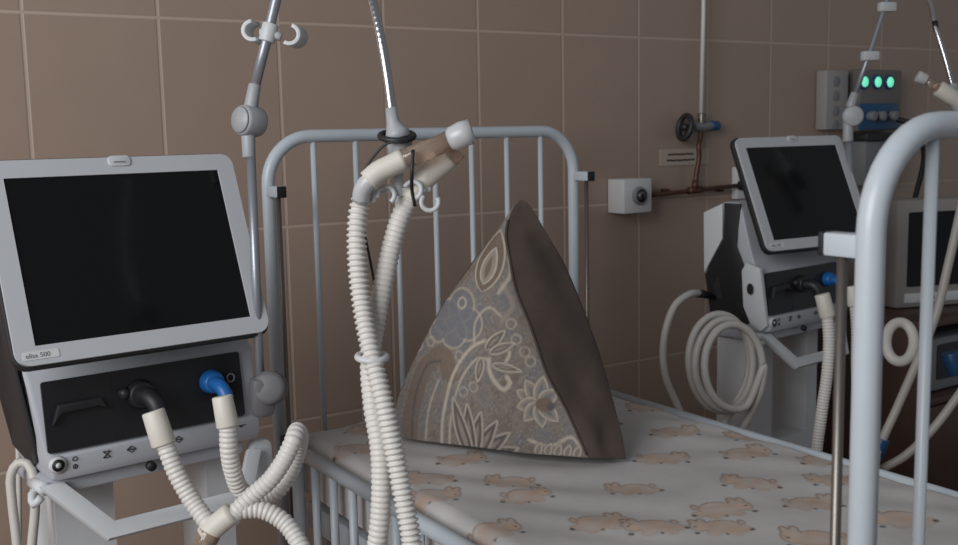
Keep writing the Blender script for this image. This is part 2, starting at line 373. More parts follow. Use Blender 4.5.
# ------------------------------------------------------------------ pillow standing on its corner
def pillow():
    PL0 = np.array([.482, -.52, .67]); E1 = np.array([.529, -.849, 0]); E2 = np.array([.125, .078, .989]); NN = np.array([-.839, -.523, .147])
    def curve(l, n): 
        P = np.array(spline([at(*p) for p in l], .004)); return resample(P, .002)[0], n
    nt_ = 170
    def edge(l):
        P = np.array(spline(l, .003)); L = np.r_[0, np.cumsum(np.linalg.norm(np.diff(P, axis=0), axis=1))]; s = np.linspace(0, L[-1], nt_)
        return np.stack([np.interp(s, L, P[:, k]) for k in range(3)], 1)
    top = at(522, 200, 1.80)
    eL = edge(pts((398, 438, 1.868), (393, 422, 1.87), (398, 398, 1.868), (409, 371, 1.862), (425, 338, 1.855), (447, 299, 1.845), (476, 260, 1.83), (500, 228, 1.812), (514, 206, 1.803), (519, 201, 1.80)))
    eF = edge(pts((588, 458, 1.727), (580, 440, 1.729), (565, 408, 1.735), (546, 372, 1.742), (531, 328, 1.752), (516, 290, 1.765), (509, 255, 1.778), (506, 232, 1.788), (513, 208, 1.797), (520, 200, 1.80)))
    eR = edge(pts((626, 459, 1.74), (623, 440, 1.752), (612, 396, 1.78), (598, 350, 1.80), (581, 306, 1.812), (562, 262, 1.815), (546, 232, 1.812), (533, 210, 1.805), (527, 202, 1.80)))
    eB = edge([(.76, -.57, .652), (.755, -.56, .70), (.735, -.57, .80), (.70, -.60, .93), (.67, -.63, 1.03), (.655, -.65, 1.08), tuple(top+np.array([.004, .004, -.001]))])
    segs = [(eL, eF, 150, .026), (eF, eR, 70, .006), (eR, eB, 40, .03), (eB, eL, 60, .04)]
    T = np.linspace(0, 1, nt_); cen = (eL+eF+eR+eB)/4; cols = []; pat = []; fab = []
    for si, (a, b, n, bul) in enumerate(segs):
        for k in range(n):
            w = k/n; p = a*(1-w)+b*w
            out = p-cen; out[:, 2] *= .3; ln = np.linalg.norm(out, axis=1, keepdims=True); out = out/np.maximum(ln, 1e-6)
            q = p+out*(bul*math.sin(math.pi*w)**.8*np.sin(math.pi*np.clip(T*.9+.08, 0, 1))**.7*np.clip((1-T)*4, 0, 1))[:, None]
            if si == 1: q = q+out*((.005*np.sin(T*8+4.5*w+.6)+.0035*np.sin(T*15-5*w+2*np.sin(T*5)))*np.sin(math.pi*w)*(1-T)**.6)[:, None]
            if si == 0: q = q+out*(.003*np.sin(T*9+6*w)*np.sin(w*7)*(1-T))[:, None]
            cols.append(q); pat.append(np.full(nt_, 1. if si == 0 else 0.))
    P = np.stack(cols); pat = np.stack(pat); pat[0] = 1
    n0 = P.shape[0]; P[:, :, 2] = np.maximum(P[:, :, 2], .6535)
    d = P-PL0; u = d@E1; v = d@E2
    ground = np.array(lin((120, 112, 106))); G = np.empty(u.shape+(3,)); G[:] = ground
    cream = np.array(lin((172, 161, 147))); dk = np.array(lin((92, 86, 84))); bl = np.array(lin((110, 110, 114))); br = np.array(lin((112, 97, 86))); lb = np.array(lin((138, 128, 118)))
    soft = lambda d_, w=.0026: np.clip(.5-d_/w, 0, 1)
    def put(mask, col): G[:] = G*(1-mask[..., None])+col*mask[..., None]
    nzz = np.sin(u*55+3*np.sin(v*31))*np.sin(v*47+3*np.sin(u*39))
    put(soft(.35-nzz, .5)*.6, bl); put(soft(nzz+.55, .4)*.55, br)
    n2 = np.sin(u*120+4*np.sin(v*60+1))*np.sin(v*110+4*np.sin(u*70)); put(soft(.45-n2, .3)*.4, lb); n3 = np.sin(u*210+5*np.sin(v*90))*np.sin(v*190+5*np.sin(u*120+1)); put(soft(np.abs(n3-.25)-.10, .12)*.45, dk); put(soft(np.abs(n2+.35)-.08, .1)*.35, cream)
    def petal(x0, y0, x1, y1, w, fill=None, f2=None):
        L = math.hypot(x1-x0, y1-y0); c, s = (x1-x0)/L, (y1-y0)/L; p = ((u-x0)*c+(v-y0)*s)/L; q = -(u-x0)*s+(v-y0)*c
        pc = np.clip(p, 0, 1); half = w*np.sin(math.pi*pc**.8)**.75
        dd = np.abs(q)-half; dd = np.where((p < 0) | (p > 1), np.maximum(dd, np.maximum(-p, p-1)*L), dd)
        put(soft(dd-.0036)*.7, dk); put(soft(dd-.0018), cream); put(soft(dd+.0016), fill if fill is not None else dk); put(soft(dd+w*.62), f2 if f2 is not None else lb)
    def stroke(l, w, col, a=1.):
        Q = np.array(spline([(x, y, 0) for x, y in l], .006))[:, :2]; dd = np.full(u.shape, 9.)
        for A, B in zip(Q[:-1], Q[1:]):
            ab = B-A; t = np.clip(((u-A[0])*ab[0]+(v-A[1])*ab[1])/(ab@ab+1e-12), 0, 1); dd = np.minimum(dd, np.hypot(u-A[0]-t*ab[0], v-A[1]-t*ab[1]))
        put(soft(dd-w)*a, col)
    # broad brown band and scalloped cloud
    stroke([(.02, -.02), (.027, .05), (.05, .125), (.085, .15), (.10, .12)], .016, br, .8); stroke([(.025, -.02), (.034, .082), (.055, .131), (.08, .138)], .0022, dk)
    stroke([(.052, -.02), (.062, .06), (.078, .105)], .0018, cream, .8)
    for (a, b, r_) in ((.085, .215, .03), (.115, .235, .03), (.135, .205, .028), (.105, .19, .028), (.07, .19, .02)):
        dd = np.hypot(u-a, v-b)-r_; put(soft(np.abs(dd)-.0016), cream*.85)
    for (a, b, r_) in ((.085, .215, .027), (.115, .235, .027), (.135, .205, .025), (.105, .19, .025), (.07, .19, .017)): put(soft(np.hypot(u-a, v-b)-r_)*.8, bl)
    put(soft(np.abs(np.hypot(u-.118, v-.24)-.009)-.0016), cream)
    # vines
    stroke([(.085, -.02), (.09, .05), (.11, .12), (.15, .17), (.185, .18), (.215, .163), (.207, .143)], .0028, cream)
    stroke([(.10, -.02), (.105, .045), (.125, .11), (.16, .15), (.178, .148)], .002, cream, .9)
    stroke([(.179, .149), (.181, .128), (.189, .114), (.207, .10), (.217, .112), (.211, .122)], .0036, cream)
    stroke([(.15, .17), (.15, .21), (.175, .235), (.20, .22)], .002, cream, .8); stroke([(.20, .215), (.215, .24), (.195, .275)], .004, lb)
    petal(.172, .165, .205, .198, .008); petal(.18, .16, .222, .178, .007); petal(.165, .15, .158, .11, .007); petal(.185, .14, .235, .133, .006)
    # teardrop near the top
    petal(.158, .262, .178, .365, .026, fill=br, f2=dk); petal(.160, .275, .175, .335, .014, fill=lb, f2=br)
    stroke([(.19, .26), (.205, .29), (.20, .32)], .003, cream, .8)
    # fan of petals at the bottom
    for (a, b) in ((.231, .004), (.217, .029), (.195, .047), (.164, .059), (.137, .070), (.108, .078)):
        petal(.142, -.03, a, b, .0118)
    # flower to the right
    for (a, b) in ((.229, .100), (.243, .118), (.272, .126), (.296, .105), (.230, .074), (.243, .052), (.272, .044), (.297, .055)):
        petal(.266, .082, a, b, .0115, fill=lb, f2=bl)
    put(soft(np.hypot((u-.275)/1.3, v-.08)-.012), br); put(soft(np.hypot(u-.285, v-.078)-.007), dk)
    stroke([(.25, .02), (.285, .012), (.32, .03), (.335, .015)], .0026, cream); stroke([(.255, -.012), (.29, -.01), (.33, .0)], .0024, cream)
    for k in range(5): petal(.262+.016*k, -.004, .270+.016*k, .016, .005)
    for (a, b) in ((.215, .21), (.225, .185), (.24, .165), (.25, .15), (.03, .16), (.055, .17), (.13, .09), (.15, .10), (.12, .15)):
        put(soft(np.abs(np.hypot(u-a, v-b)-.008)-.0013)*.7, cream)
    me = bpy.data.meshes.new('pillow'); idx = np.arange(n0*nt_).reshape(n0, nt_); nx = np.roll(idx, -1, 0)
    faces = np.stack([idx[:, :-1], nx[:, :-1], nx[:, 1:], idx[:, 1:]], -1).reshape(-1, 4)
    mi = np.zeros((n0, nt_-1), int); mi[150:] = 1
    off = np.array([.65, -.68, .6535]); co = P.reshape(-1, 3)-off
    me.from_pydata(co.tolist(), [], faces.tolist()+[idx[::-1, 0].tolist(), idx[:, -1].tolist()]); me.update()
    me.polygons.foreach_set('use_smooth', [True]*len(me.polygons))
    me.polygons.foreach_set('material_index', mi.ravel().tolist()+[1, 1])
    a = me.color_attributes.new('print', 'FLOAT_COLOR', 'POINT')
    a.data.foreach_set('color', np.concatenate([G.reshape(-1, 3), np.ones((n0*nt_, 1))], 1).astype(np.float32).ravel())
    me.materials.append(M['print_']); me.materials.append(M['brown'])
    o = bpy.data.objects.new('pillow', me); COL.objects.link(o); o.location = off
    tag(o, 'pillow propped up on end on the bear sheet, paisley front and plain brown back', 'pillow')
    seam = eF[2:-14:2]+(eF-cen)[2:-14:2]/np.linalg.norm((eF-cen)[2:-14:2], axis=1, keepdims=True)*.0005
    MB().tube(seam, .0022, 8).build('seam', M['brown'], o, world=True)
pillow()

# ------------------------------------------------------------------ ventilators
def ventilator(org, yaw, label, soff, syaw, stilt, dz, ear_plate):
    t = thing('ventilator', (*org, 0), label, 'ventilator', math.radians(yaw))
    HW = .162; z0 = .735+dz
    def taper(mb):
        for v in mb.bm.verts: v.co.x *= 1-(.13 if v.co.x < 0 else .02)*min(1, max(0, (z0+.13-v.co.z)/.13))
        return mb
    # body: side profile extruded across
    prof = [(.012, z0), (-.006, z0+.004), (-.011, z0+.014), (-.010, z0+.036), (-.002, z0+.041), (.010, z0+.142), (.020, z0+.152), (.036, z0+.20), (.060, z0+.285), (.070, z0+.302), (.110, z0+.302), (.168, z0+.277), (.172, z0+.262), (.166, z0+.12), (.160, z0+.02), (.15, z0)]
    bd_ = MB().prism(prof, (-HW, 0, 0), (0, 1, 0), (0, 0, 1), (2*HW+.010, 0, 0), .006); taper(bd_).build('body', M['vent'], t)
    for s, HW in ((-1, HW), (1, HW+.010)):
        dk = [(.062, z0+.299), (.108, z0+.299), (.108, z0+.215), (.163, z0+.125), (.158, z0+.02), (.075, z0+.006), (.045, z0+.02), (.035, z0+.06), (.050, z0+.15), (.074, z0+.20)]
        taper(MB().prism(dk, (s*HW, 0, 0), (0, 1, 0), (0, 0, 1), (s*.004, 0, 0), .001)).build('side_panel', M['side'] if s > 0 else M['dark'], t)
        wp = [(.112, z0+.298), (.167, z0+.274), (.164, z0+.13), (.112, z0+.216)]
        MB().prism(wp, (s*HW, 0, 0), (0, 1, 0), (0, 0, 1), (s*.005, 0, 0), .001).build('rear_panel', M['white'], t)
        if not ear_plate: continue
        ear = [(-.006, z0+.02), (.002, z0+.155), (.040, z0+.165), (.052, z0+.145), (.055, z0+.06), (.040, z0+.02), (.012, z0+.004)]
        e = taper(MB().prism(ear, (s*(HW-.002), 0, 0), (0, 1, 0), (0, 0, 1), (s*.013, 0, 0), .002)).build('cheek_plate', M['white'], t)
        MB().prism([(.008*math.cos(k), .013*math.sin(k)) for k in np.linspace(0, 2*math.pi, 19)[:-1]], (s*(HW+.0100), .028, z0+.105), (0, 1, 0), (0, 0, 1), (s*.0015, 0, 0)).build('hole', M['cap'], e)
    # black front panel with door, ports
    a = math.atan2(.012, .101); ax = Vector((1, 0, 0)); ay = Vector((0, math.sin(a), math.cos(a))); nrm = Vector((0, -math.cos(a), math.sin(a)))
    o_ = Vector((0, -.0025, z0+.041))
    def pt(x, z, e=0): return o_+ax*x+ay*z+nrm*e
    fp = MB().prism(rrect(.292, .098, .004, 3, 0, .0505), o_+nrm*.001, ax, ay, nrm*.004).build('front_panel', M['panel'], t)
    MB().prism(rrect(.0016, .094, .0005, 1, -.052, .0505), o_+nrm*.004, ax, ay, nrm*.0013).build('door_gap', M['cap'], fp)
    MB().prism([(-.138, .04), (-.128, .066), (-.070, .068), (-.062, .05), (-.075, .056), (-.124, .054)], o_+nrm*.004, ax, ay, nrm*.010, .002).build('door_handle', M['dark'], fp)
    bp = MB(); bp.cyl(pt(-.012, .062, .003), pt(-.012, .060, .018), .021, .019, 20, .002); bp.tube(spline([pt(-.012, .060, .014), pt(-.010, .058, .034), pt(-.006, .048, .044), pt(-.003, .034, .047)], .004), .0125, 16)
    bp.cyl(pt(-.030, .066, .003), pt(-.040, .066, .012), .009, .007, 12)
    bp.build('expiratory_port', M['dark'], fp)
    bl = MB(); bl.cyl(pt(.096, .062, .003), pt(.096, .060, .022), .0185, .016, 20, .003); bl.tube(spline([pt(.096, .060, .018), pt(.097, .056, .034), pt(.099, .046, .043), pt(.101, .036, .046)], .004), .0105, 16)
    bl.build('inspiratory_port', M['blue'], fp)
    q = MB(); q.tube([pt(.128+.006*math.cos(k), .062+.006*math.sin(k), .006) for k in np.linspace(0, 2*math.pi, 17)[:-1]], .0014, 6, closed=True); q.build('sensor_socket', M['grey'], fp)
    # control strip
    sx = lambda x, z: (x, -.0108, z0+z)
    MB().cyl((-.136, -.009, z0+.027), (-.136, -.0135, z0+.027), .0125, .0115, 24).build('power_button', M['white'], t)
    MB().cyl((-.136, -.012, z0+.027), (-.136, -.0145, z0+.027), .0085, n=20).build('button_ring', M['cap'], t)
    MB().cyl((-.136, -.014, z0+.027), (-.136, -.0150, z0+.027), .0038, n=16).build('button_light', M['white'], t)
    def ring(mb, x, z, r): mb.tube([(x+r*math.cos(k), -.0112, z0+z+r*math.sin(k)) for k in np.linspace(0, 2*math.pi, 13)[:-1]], .0006, 5, closed=True)
    def bar(mb, x, z, w, h, ang=0): mb.box((x, -.0112, z0+z), (w, .0012, h), rot=Matrix.Rotation(ang, 3, 'Y'))
    def sym(fn):
        mb = MB(); fn(mb); mb.build('control_symbol', M['ink'], t)
    sym(lambda m_: ring(m_, -.113, .031, .003))
    sym(lambda m_: (ring(m_, -.113, .020, .003), bar(m_, -.113, .020, .0012, .006)))
    sym(lambda m_: [bar(m_, -.069, .028, .013, .0011, g) for g in (.7, -.7)] + [bar(m_, -.069, .0325, .010, .001), bar(m_, -.069, .0235, .010, .001)])
    for x in (-.034, .036):
        sym(lambda m_: [bar(m_, x+a_, .028+b_, .008, .0009, g) for (a_, b_, g) in ((-.003, .0025, -.6), (.003, .0025, .6), (-.003, -.0025, .6), (.003, -.0025, -.6))] + [bar(m_, x, .028, .009, .0012)])
    sym(lambda m_: (bar(m_, .138, .0295, .012, .0011), bar(m_, .136, .0285, .004, .003)))
    # screen on its arm
    sc = Vector((soff[0], soff[1], 1.0447)); ys = math.radians(syaw); tl = math.radians(stilt)
    X = Vector((math.cos(ys), math.sin(ys), 0)); N = Vector((math.sin(ys), -math.cos(ys), 0)); Z = Vector((0, 0, 1))*math.cos(tl)-N*math.sin(tl); N = N*math.cos(tl)+Vector((0, 0, 1))*math.sin(tl)
    hs = MB().prism(rrect(.364, .286, .021), sc-N*.020, X, Z, N*.014, .003)
    hs.prism(rrect(.25, .19, .03), sc-N*.045, X, Z, N*.028, .004)
    d = hs.build('display', M['dark'], t)
    bz = MB().ring_prism(rrect(.356, .278, .0185, 6), rrect(.304, .228, .001, 6), sc-N*.007, X, Z, N*.007).build('bezel', M['bezel'], d)
    MB().prism(rrect(.306, .230, .001, 1), sc-N*.007, X, Z, N*.0045).build('screen', M['screen'], d)
    bd = MB().prism(rrect(.032, .0155, .006, 4, .006, .1330), sc-N*.001, X, Z, N*.003, .0008)
    bd.build('badge', M['white'], d)
    MB().prism(rrect(.017, .0022, .0008, 2, .006, .131), sc+N*.0018, X, Z, N*.0006).build('badge_lettering', M['grey'], d)
    MB().prism(rrect(.045, .011, .002, 3, -.147, -.1262), sc-N*.001, X, Z, N*.0018).build('name_plate', M['box'], d)
    R = Matrix((X, Z, N)).transposed().to_4x4(); R.translation = sc+X*-.1665+Z*-.1292+N*.0009
    text_mesh('elisa 500', .0088, 'lettering', M['grey'], d, R)
    MB().tube([(soff[0]*.5, .10, z0+.28), sc-N*.035], .028, 14).build('screen_mount', M['dark'], t)
    # trolley
    MB().box((0, .085, z0-.011), (.30, .15, .022), .006).build('tray', M['vent'], t)
    zc = z0-.020
    MB().ring_prism([(-.125, zc), (.150, zc), (.150, .14), (-.125, .14)], [(-.040, zc-.012), (.105, zc-.012), (.105, zc-.27), (-.040, zc-.27)], (0, .055, 0), (1, 0, 0), (0, 0, 1), (0, .10, 0)).build('column', M['white'], t, smooth=False)
    MB().box((0, .12, .12), (.30, .30, .05), .012).build('base', M['grey'], t)
    for x in (-.17, .17):
        for y in (-.03, .27):
            leg = MB().box((x*.92, y, .105), (.045, .05, .04), .008).build('caster_fork', M['grey'], t)
            MB().cyl((x*.92-.011, y, .04), (x*.92+.011, y, .04), .04, n=20, bev=.004).build('wheel', M['cap'], leg)
    # push handle: a bent bar in front of the column, with a hook at its left end
    ha = math.radians(32)
    hp_ = [(-.158, .004), (-.086, -.090), (.130, -.090), (.172, -.012), (.150, -.008), (.118, -.066), (-.072, -.066), (-.126, .004)]
    MB().prism(hp_, (0, .000, z0-.004), (1, 0, 0), (0, math.sin(ha), math.cos(ha)), (0, .016*math.cos(ha), -.016*math.sin(ha)), .003).build('handle', M['white'], t)
    MB().tube([(-.150, .006, z0-.008), (-.150, .06, z0-.012)], .009, 10).build('handle_mount', M['white'], t)
    MB().tube(spline([(-.150, .03, z0-.012), (-.164, .02, z0-.016), (-.166, .006, z0-.026), (-.158, -.002, z0-.016)], .006), .0055, 10).build('handle_hook', M['white'], t)
    MB().prism(rrect(.036, .082, .014, 5, .178, z0-.046), (0, .005, 0), (1, 0, 0), (0, 0, 1), (0, .02, 0), .004).build('handle_bracket', M['white'], t)
    MB().cyl((-.005, -.002, z0-.004), (-.005, -.0105, z0-.0045), .007, n=14).build('latch', M['cap'], t)
    return t
def frame(org, yaw, p):
    y = math.radians(yaw); return np.array([org[0]+p[0]*math.cos(y)-p[1]*math.sin(y), org[1]+p[0]*math.sin(y)+p[1]*math.cos(y), p[2]])
V1Y = 5.9; V1 = frame((.0043, -.6366), V1Y, (.016, .02, 0))[:2]
ventilator(V1, V1Y, 'large ventilator at the left beside the headboard, its screen and front ports facing us', (-.016, -.02), 0, 21.6, 0, False)
V2Y = 6.5; V2 = frame((1.633, -.442), V2Y, (-.018, -.010, 0))[:2]
ventilator(V2, V2Y, 'farther ventilator across the bed with a coiled white hose at its side', (.018, .010), -8.9, 23.7, -.012, True)

# ------------------------------------------------------------------ breathing hoses
def corrugated(name, P, label, cat, group=None, r=.0122, pitch=.0068, n=14, groove=.13):
    Q, s = resample(spline(P, .004), pitch/6)
    ph = (s % pitch)/pitch; prof = .5+.5*np.cos(2*np.pi*ph); prof = np.clip(prof*1.45-.2, 0, 1) if groove > .2 else np.clip(prof*1.9, 0, 1)**.8
    o = MB().tube(Q, list(r*(1-groove+groove*prof)), n).build(name, M['hose'])
    return tag(o, label, cat, group)
def cuff(P0, P1, r0, r1, label, group=None):
    o = MB().cyl(P0, P1, r0, r1, 20, .002).build('hose_cuff', M['cuff']); return tag(o, label, 'hose cuff', group)
DV = 1.39
h = corrugated('breathing_hose', pts((164, 441, DV), (175, 470, DV), (193, 502, DV), (211, 527, DV-.01)), 'short corrugated hose running from the black port cuff down to the joint piece', 'breathing hose')
MB().cyl(at(153, 411, DV), at(164, 445, DV), .0150, .0160, 20, .002).build('cuff', M['cuff'], h, world=True)
h = corrugated('breathing_hose', pts((228, 424, DV), (229, 450, DV+.005), (233, 472, DV+.018), (241, 490, DV+.036), (257, 499, DV+.048), (273, 494, DV+.055), (287, 478, DV+.058), (296, 456, DV+.055), (300, 438, DV+.038), (297, 431, DV+.018), (293, 441, DV+.002), (284, 460, DV), (270, 480, DV), (252, 496, DV-.002), (238, 510, DV-.006), (230, 521, DV-.01)), 'corrugated hose from the blue port that loops up to the mattress corner and back', 'breathing hose')
MB().cyl(at(222, 396, DV), at(228, 427, DV), .0135, .0148, 20, .002).build('cuff', M['cuff'], h, world=True)
jt = thing('hose_joint', at(215, 560, DV-.01), 'white joint piece with a brown cup where the hoses meet below the left ventilator', 'hose connector')
MB().tube(spline(pts((206, 536, DV-.012), (218, 524, DV-.012), (232, 513, DV-.012)), .005), .0150, 18).build('body', M['cuff'], jt, world=True)
MB().cyl(at(211, 530, DV-.012), at(196, 562, DV-.012), .0155, .013, 18, .002).build('cup', M['amber'], jt, world=True)
corrugated('breathing_hose', pts((240, 510, DV-.005), (262, 510, DV), (284, 522, DV), (300, 545, DV-.01), (316, 585, 1.36), (345, 610, 1.32), (368, 585, 1.28), (377, 545, 1.26), (381, 500, 1.255), (380, 450, 1.255), (373, 405, 1.262), (370, 362, 1.270), (375, 325, 1.277), (384, 280, 1.28), (392, 245, 1.28), (401, 216, 1.275), (410, 198, 1.27)), 'corrugated hose arching right from the joint and rising to the right end of the holder', 'breathing hose')
corrugated('breathing_hose', pts((364, 190, 1.25), (358, 215, 1.25), (357, 255, 1.25), (362, 305, 1.25), (371, 352, 1.24), (383, 400, 1.23), (394, 450, 1.23), (404, 500, 1.23), (412, 545, 1.23), (415, 600, 1.24), (395, 670, 1.28), (320, 700, 1.34), (235, 660, 1.38), (200, 590, DV-.012), (198, 556, DV-.012)), 'corrugated hose hanging in front from the left end of the holder, sharp white rings', 'breathing hose', groove=.25)
tag(MB().tube([at(372+16*math.cos(k)*.9, 357+4*math.sin(k), 1.248-.018*math.sin(k)) for k in np.linspace(0, 2*math.pi, 25)[:-1]], .0042, 8, closed=True).build('hose_clip', M['white']), 'white clip that binds the two hanging hoses together halfway down', 'hose clip')

# ------------------------------------------------------------------ support arm and gooseneck of the near ventilator
def gooseneck_arm():
    arm = thing('hose_support_arm', at(262, 408, 1.56), 'grey jointed hose arm beside the headboard, its chrome gooseneck hanging over the bed', 'support arm')
    D = 1.56
    MB().cyl(at(250, 135, D), at(261, 402, D), .0068, n=14).build('lower_pole', M['pole'], arm, world=True)
    MB().cyl(at(268, 388, D-.022), at(272, 388, D+.020), .0255, n=24, bev=.008).build('clamp', M['clamp'], arm, world=True)
    MB().box(at(262, 396, D-.004), (.034, .034, .060), .010, rot=Matrix.Rotation(-YAW+.4, 3, 'Z')).build('clamp_block', M['clamp'], arm, world=True)
    j = MB(); j.cyl(at(249, 158, D), at(248, 128, D), .0095, .0105, 16, .002); jx = -RT*.62-FW*.78; jc = at(250, 121, D); j.cyl(jc-jx*.018, jc+jx*.018, .0225, n=24, bev=.005); j.cyl(at(250, 112, D), at(255, 84, D), .0105, .0092, 16, .002)
    j.build('joint', M['joint'], arm, world=True)
    cv = MB().cyl(jc+jx*.0175, jc+jx*.0205, .0195, .0180, 24).build('joint_cap', M['joint'], arm, world=True)
    P = pts((254, 90, D), (266, 42, D), (276, 0, D), (292, -70, D-.01))
    MB().tube(P, .0078, 14).build('upper_pole', M['pole'], arm, world=True)
    e = MB(); e.cyl(at(292, -70, D-.03), at(293, -70, D+.01), .022, n=20, bev=.004); e.tube(spline(pts((292, -70, D-.01), (312, -95, D-.1), (338, -80, D-.2)), .01), .009, 12); e.build('elbow', M['joint'], arm, world=True)
    c = MB(); c.cyl(at(266.5, 42, D), at(271, 24, D), .0125, n=14, bev=.002)
    for sgn, xc, yc in ((-1, 252, 30), (1, 289, 34)):
        ou = [(.0165*math.cos(a), .0165*math.sin(a)) for a in np.radians(np.linspace(-150, 50, 18))]; ii = [(.0105*math.cos(a), .0105*math.sin(a)) for a in np.radians(np.linspace(50, -150, 18))]
        tl_ = math.radians(-35 if sgn < 0 else 25); ax_ = RT*math.cos(tl_)+UP*math.sin(tl_); ay_ = -RT*math.sin(tl_)+UP*math.cos(tl_)
        c.prism([(sgn*p, q) for p, q in (ou+ii)], at(xc, yc, D-.013), ax_, ay_, FW*.024+RT*.008, .001)
        c.cyl(at(269, 33, D), at(xc+sgn*-8, yc+3, D), .0065, n=8)
    c.build('hose_clip', M['white'], arm, world=True)
    gp = spline(pts((338, -80, D-.2), (360, -30, 1.29), (372, 0, 1.265), (380, 35, 1.25), (387, 75, 1.245), (392, 112, 1.245)), .004)
    Q, s = resample(gp, .0012); rr = .0058*(1+.02*np.cos(2*np.pi*s/.0072))
    MB().tube(Q, list(rr), 12).build('gooseneck', M['chrome'], arm, world=True)
    MB().tube(pts((391, 108, 1.245), (393, 122, 1.245), (397, 132, 1.245), (399, 139, 1.245)), [.0068, .0075, .014, .016], 20).build('collar', M['joint'], arm, world=True)
    MB().cyl(at(399, 137, 1.245), at(401, 160, 1.25), .0155, .0135, 18, .002).build('collar_sleeve', M['joint'], arm, world=True)
    cb = MB().tube([at(397+17*math.cos(k), 136+4.5*math.sin(k), 1.245-.019*math.sin(k)) for k in np.linspace(0, 2*math.pi, 21)[:-1]], .0036, 8, closed=True)
    cb.build('strap', M['dark'], arm, world=True)
    hb = MB(); hb.cyl(at(397, 158, 1.258), at(398, 196, 1.262), .007, n=12); hb.box(at(397, 190, 1.262), (.082, .010, .006), .002, rot=Matrix.Rotation(-YAW, 3, 'Z'))
    h_ = hb.build('hose_holder', M['white'], arm, world=True)
    for xc, yc, a0 in ((386, 195, -200), (413, 190, -160), (430, 202, -30), (366, 196, 150)):
        Q = [at(xc+8.5*math.cos(a), yc+8.5*math.sin(a), 1.248) for a in np.radians(a0+np.linspace(0, 255, 16))]
        MB().tube(Q, .0030, 8).build('hook', M['white'], h_, world=True)
    return arm
gooseneck_arm()
wy = thing('wye_piece', at(400, 178, 1.24), 'white two-branch breathing connector with brown tube and frosted cap on the holder', 'hose connector')
MB().tube(spline(pts((368, 181, 1.23), (378, 172, 1.23), (390, 166, 1.23), (404, 159, 1.23)), .004), .0128, 20).build('branch', M['cuff'], wy, world=True)
MB().tube(spline(pts((361, 200, 1.242), (362, 191, 1.236), (367, 183, 1.232), (375, 175, 1.23)), .003), .0105, 16).build('elbow', M['milky'], wy, world=True)
MB().tube(pts((398, 162, 1.23), (402, 160, 1.23), (425, 151, 1.228), (428, 150, 1.228), (450, 140, 1.226)), [.0115, .0124, .0120, .0116, .0114], 20).build('sample_tube', M['amber'], wy, world=True)
MB().tube(pts((449, 141, 1.226), (453, 139, 1.225), (463, 134, 1.224), (472, 131, 1.223)), [.011, .0146, .0152, .0146], 22).build('cap', M['milky'], wy, world=True)
MB().tube(spline(pts((409, 200, 1.268), (418, 186, 1.268), (432, 172, 1.264), (450, 157, 1.26)), .004), .0135, 20).build('branch', M['cuff'], wy, world=True)
MB().cyl(at(448, 159, 1.26), at(458, 149, 1.258), .0125, .0118, 18, .001).build('branch_end', M['amber'], wy, world=True)
tag(MB().tube(spline(pts((414, 137, 1.232), (404, 142, 1.222), (388, 143, 1.222), (374, 156, 1.225), (364, 172, 1.228), (358, 190, 1.23), (357, 196, 1.232), (360, 214, 1.27), (368, 250, 1.275), (375, 290, 1.29), (377, 340, 1.29)), .006), .0016, 8).build('sensor_cable', M['cable']), 'thin black cable curling from the strap down beside the hanging hoses', 'cable')
tag(MB().tube(spline(pts((413, 150, 1.21), (412, 172, 1.207), (412, 190, 1.22), (415, 206, 1.225)), .005), .0022, 8).build('cable_end', M['cable']), 'short black cable end hanging across the white branch of the connector', 'cable')

# ------------------------------------------------------------------ left edge: looped hose
tag(MB().tube(spline(pts((20, 600, 1.50), (17, 545, 1.5), (12, 500, 1.5), (11, 475, 1.5), (18, 463, 1.5), (28, 464, 1.5), (34, 480, 1.49), (35, 510, 1.49), (32, 545, 1.49), (30, 600, 1.49)), .01), .0066, 12).build('gas_hose', M['gas']), 'white hose folded over at the lower left corner beside the left ventilator', 'hose')

tag(MB().tube(spline(pts((-8, 235, 1.72), (-2, 275, 1.70), (6, 312, 1.68), (12, 350, 1.66), (16, 395, 1.65), (18, 440, 1.65), (19, 500, 1.65), (19, 600, 1.65)), .01), .0042, 10).build('thin_hose', M['gas']), 'thin white tube running down the wall side of the left ventilator at the left edge', 'hose')

# ------------------------------------------------------------------ wall fittings
ob = thing('gas_outlet', (1.46, -.03, .975), 'white square gas outlet box with round socket, right of the headboard', 'gas outlet')
MB().box((1.4395, -.0345, 1.0265), (.095, .065, .088), .004).build('box', M['box'], ob, world=True)
sk = MB().cyl((1.4415, -.067, 1.0275), (1.4415, -.078, 1.0275), .0235, .0215, 24, .002).build('socket', M['grey'], ob, world=True)
MB().cyl((1.4415, -.078, 1.0275), (1.4415, -.0785, 1.0275), .017, n=20).build('socket_ring', M['cap'], sk, world=True)
MB().cyl((1.4415, -.078, 1.0275), (1.4415, -.081, 1.0275), .0115, n=20).build('socket_core', M['steel'], sk, world=True)
MB().cyl((1.4415, -.081, 1.0275), (1.4415, -.0815, 1.0275), .006, n=14).build('socket_hole', M['cap'], sk, world=True)
pp = thing('gas_pipe', (1.69, -.02, 1.03), 'thin gas pipe on the wall, painted white above and bare copper below the valve', 'pipe')
MB().tube([(1.708, -.028, 2.69), (1.706, -.028, 1.5), (1.700, -.028, 1.22)], .0058, 12).build('riser', M['paint'], pp, world=True)
MB().tube(spline([(1.700, -.028, 1.205), (1.697, -.028, 1.165), (1.690, -.03, 1.15), (1.692, -.03, 1.12), (1.684, -.028, 1.07), (1.679, -.028, 1.030)], .008), .0068, 12).build('down_pipe', M['copper'], pp, world=True)
MB().tube([(1.488, -.028, 1.022), (1.84, -.028, 1.034)], .0060, 12).build('branch_pipe', M['copper'], pp, world=True)
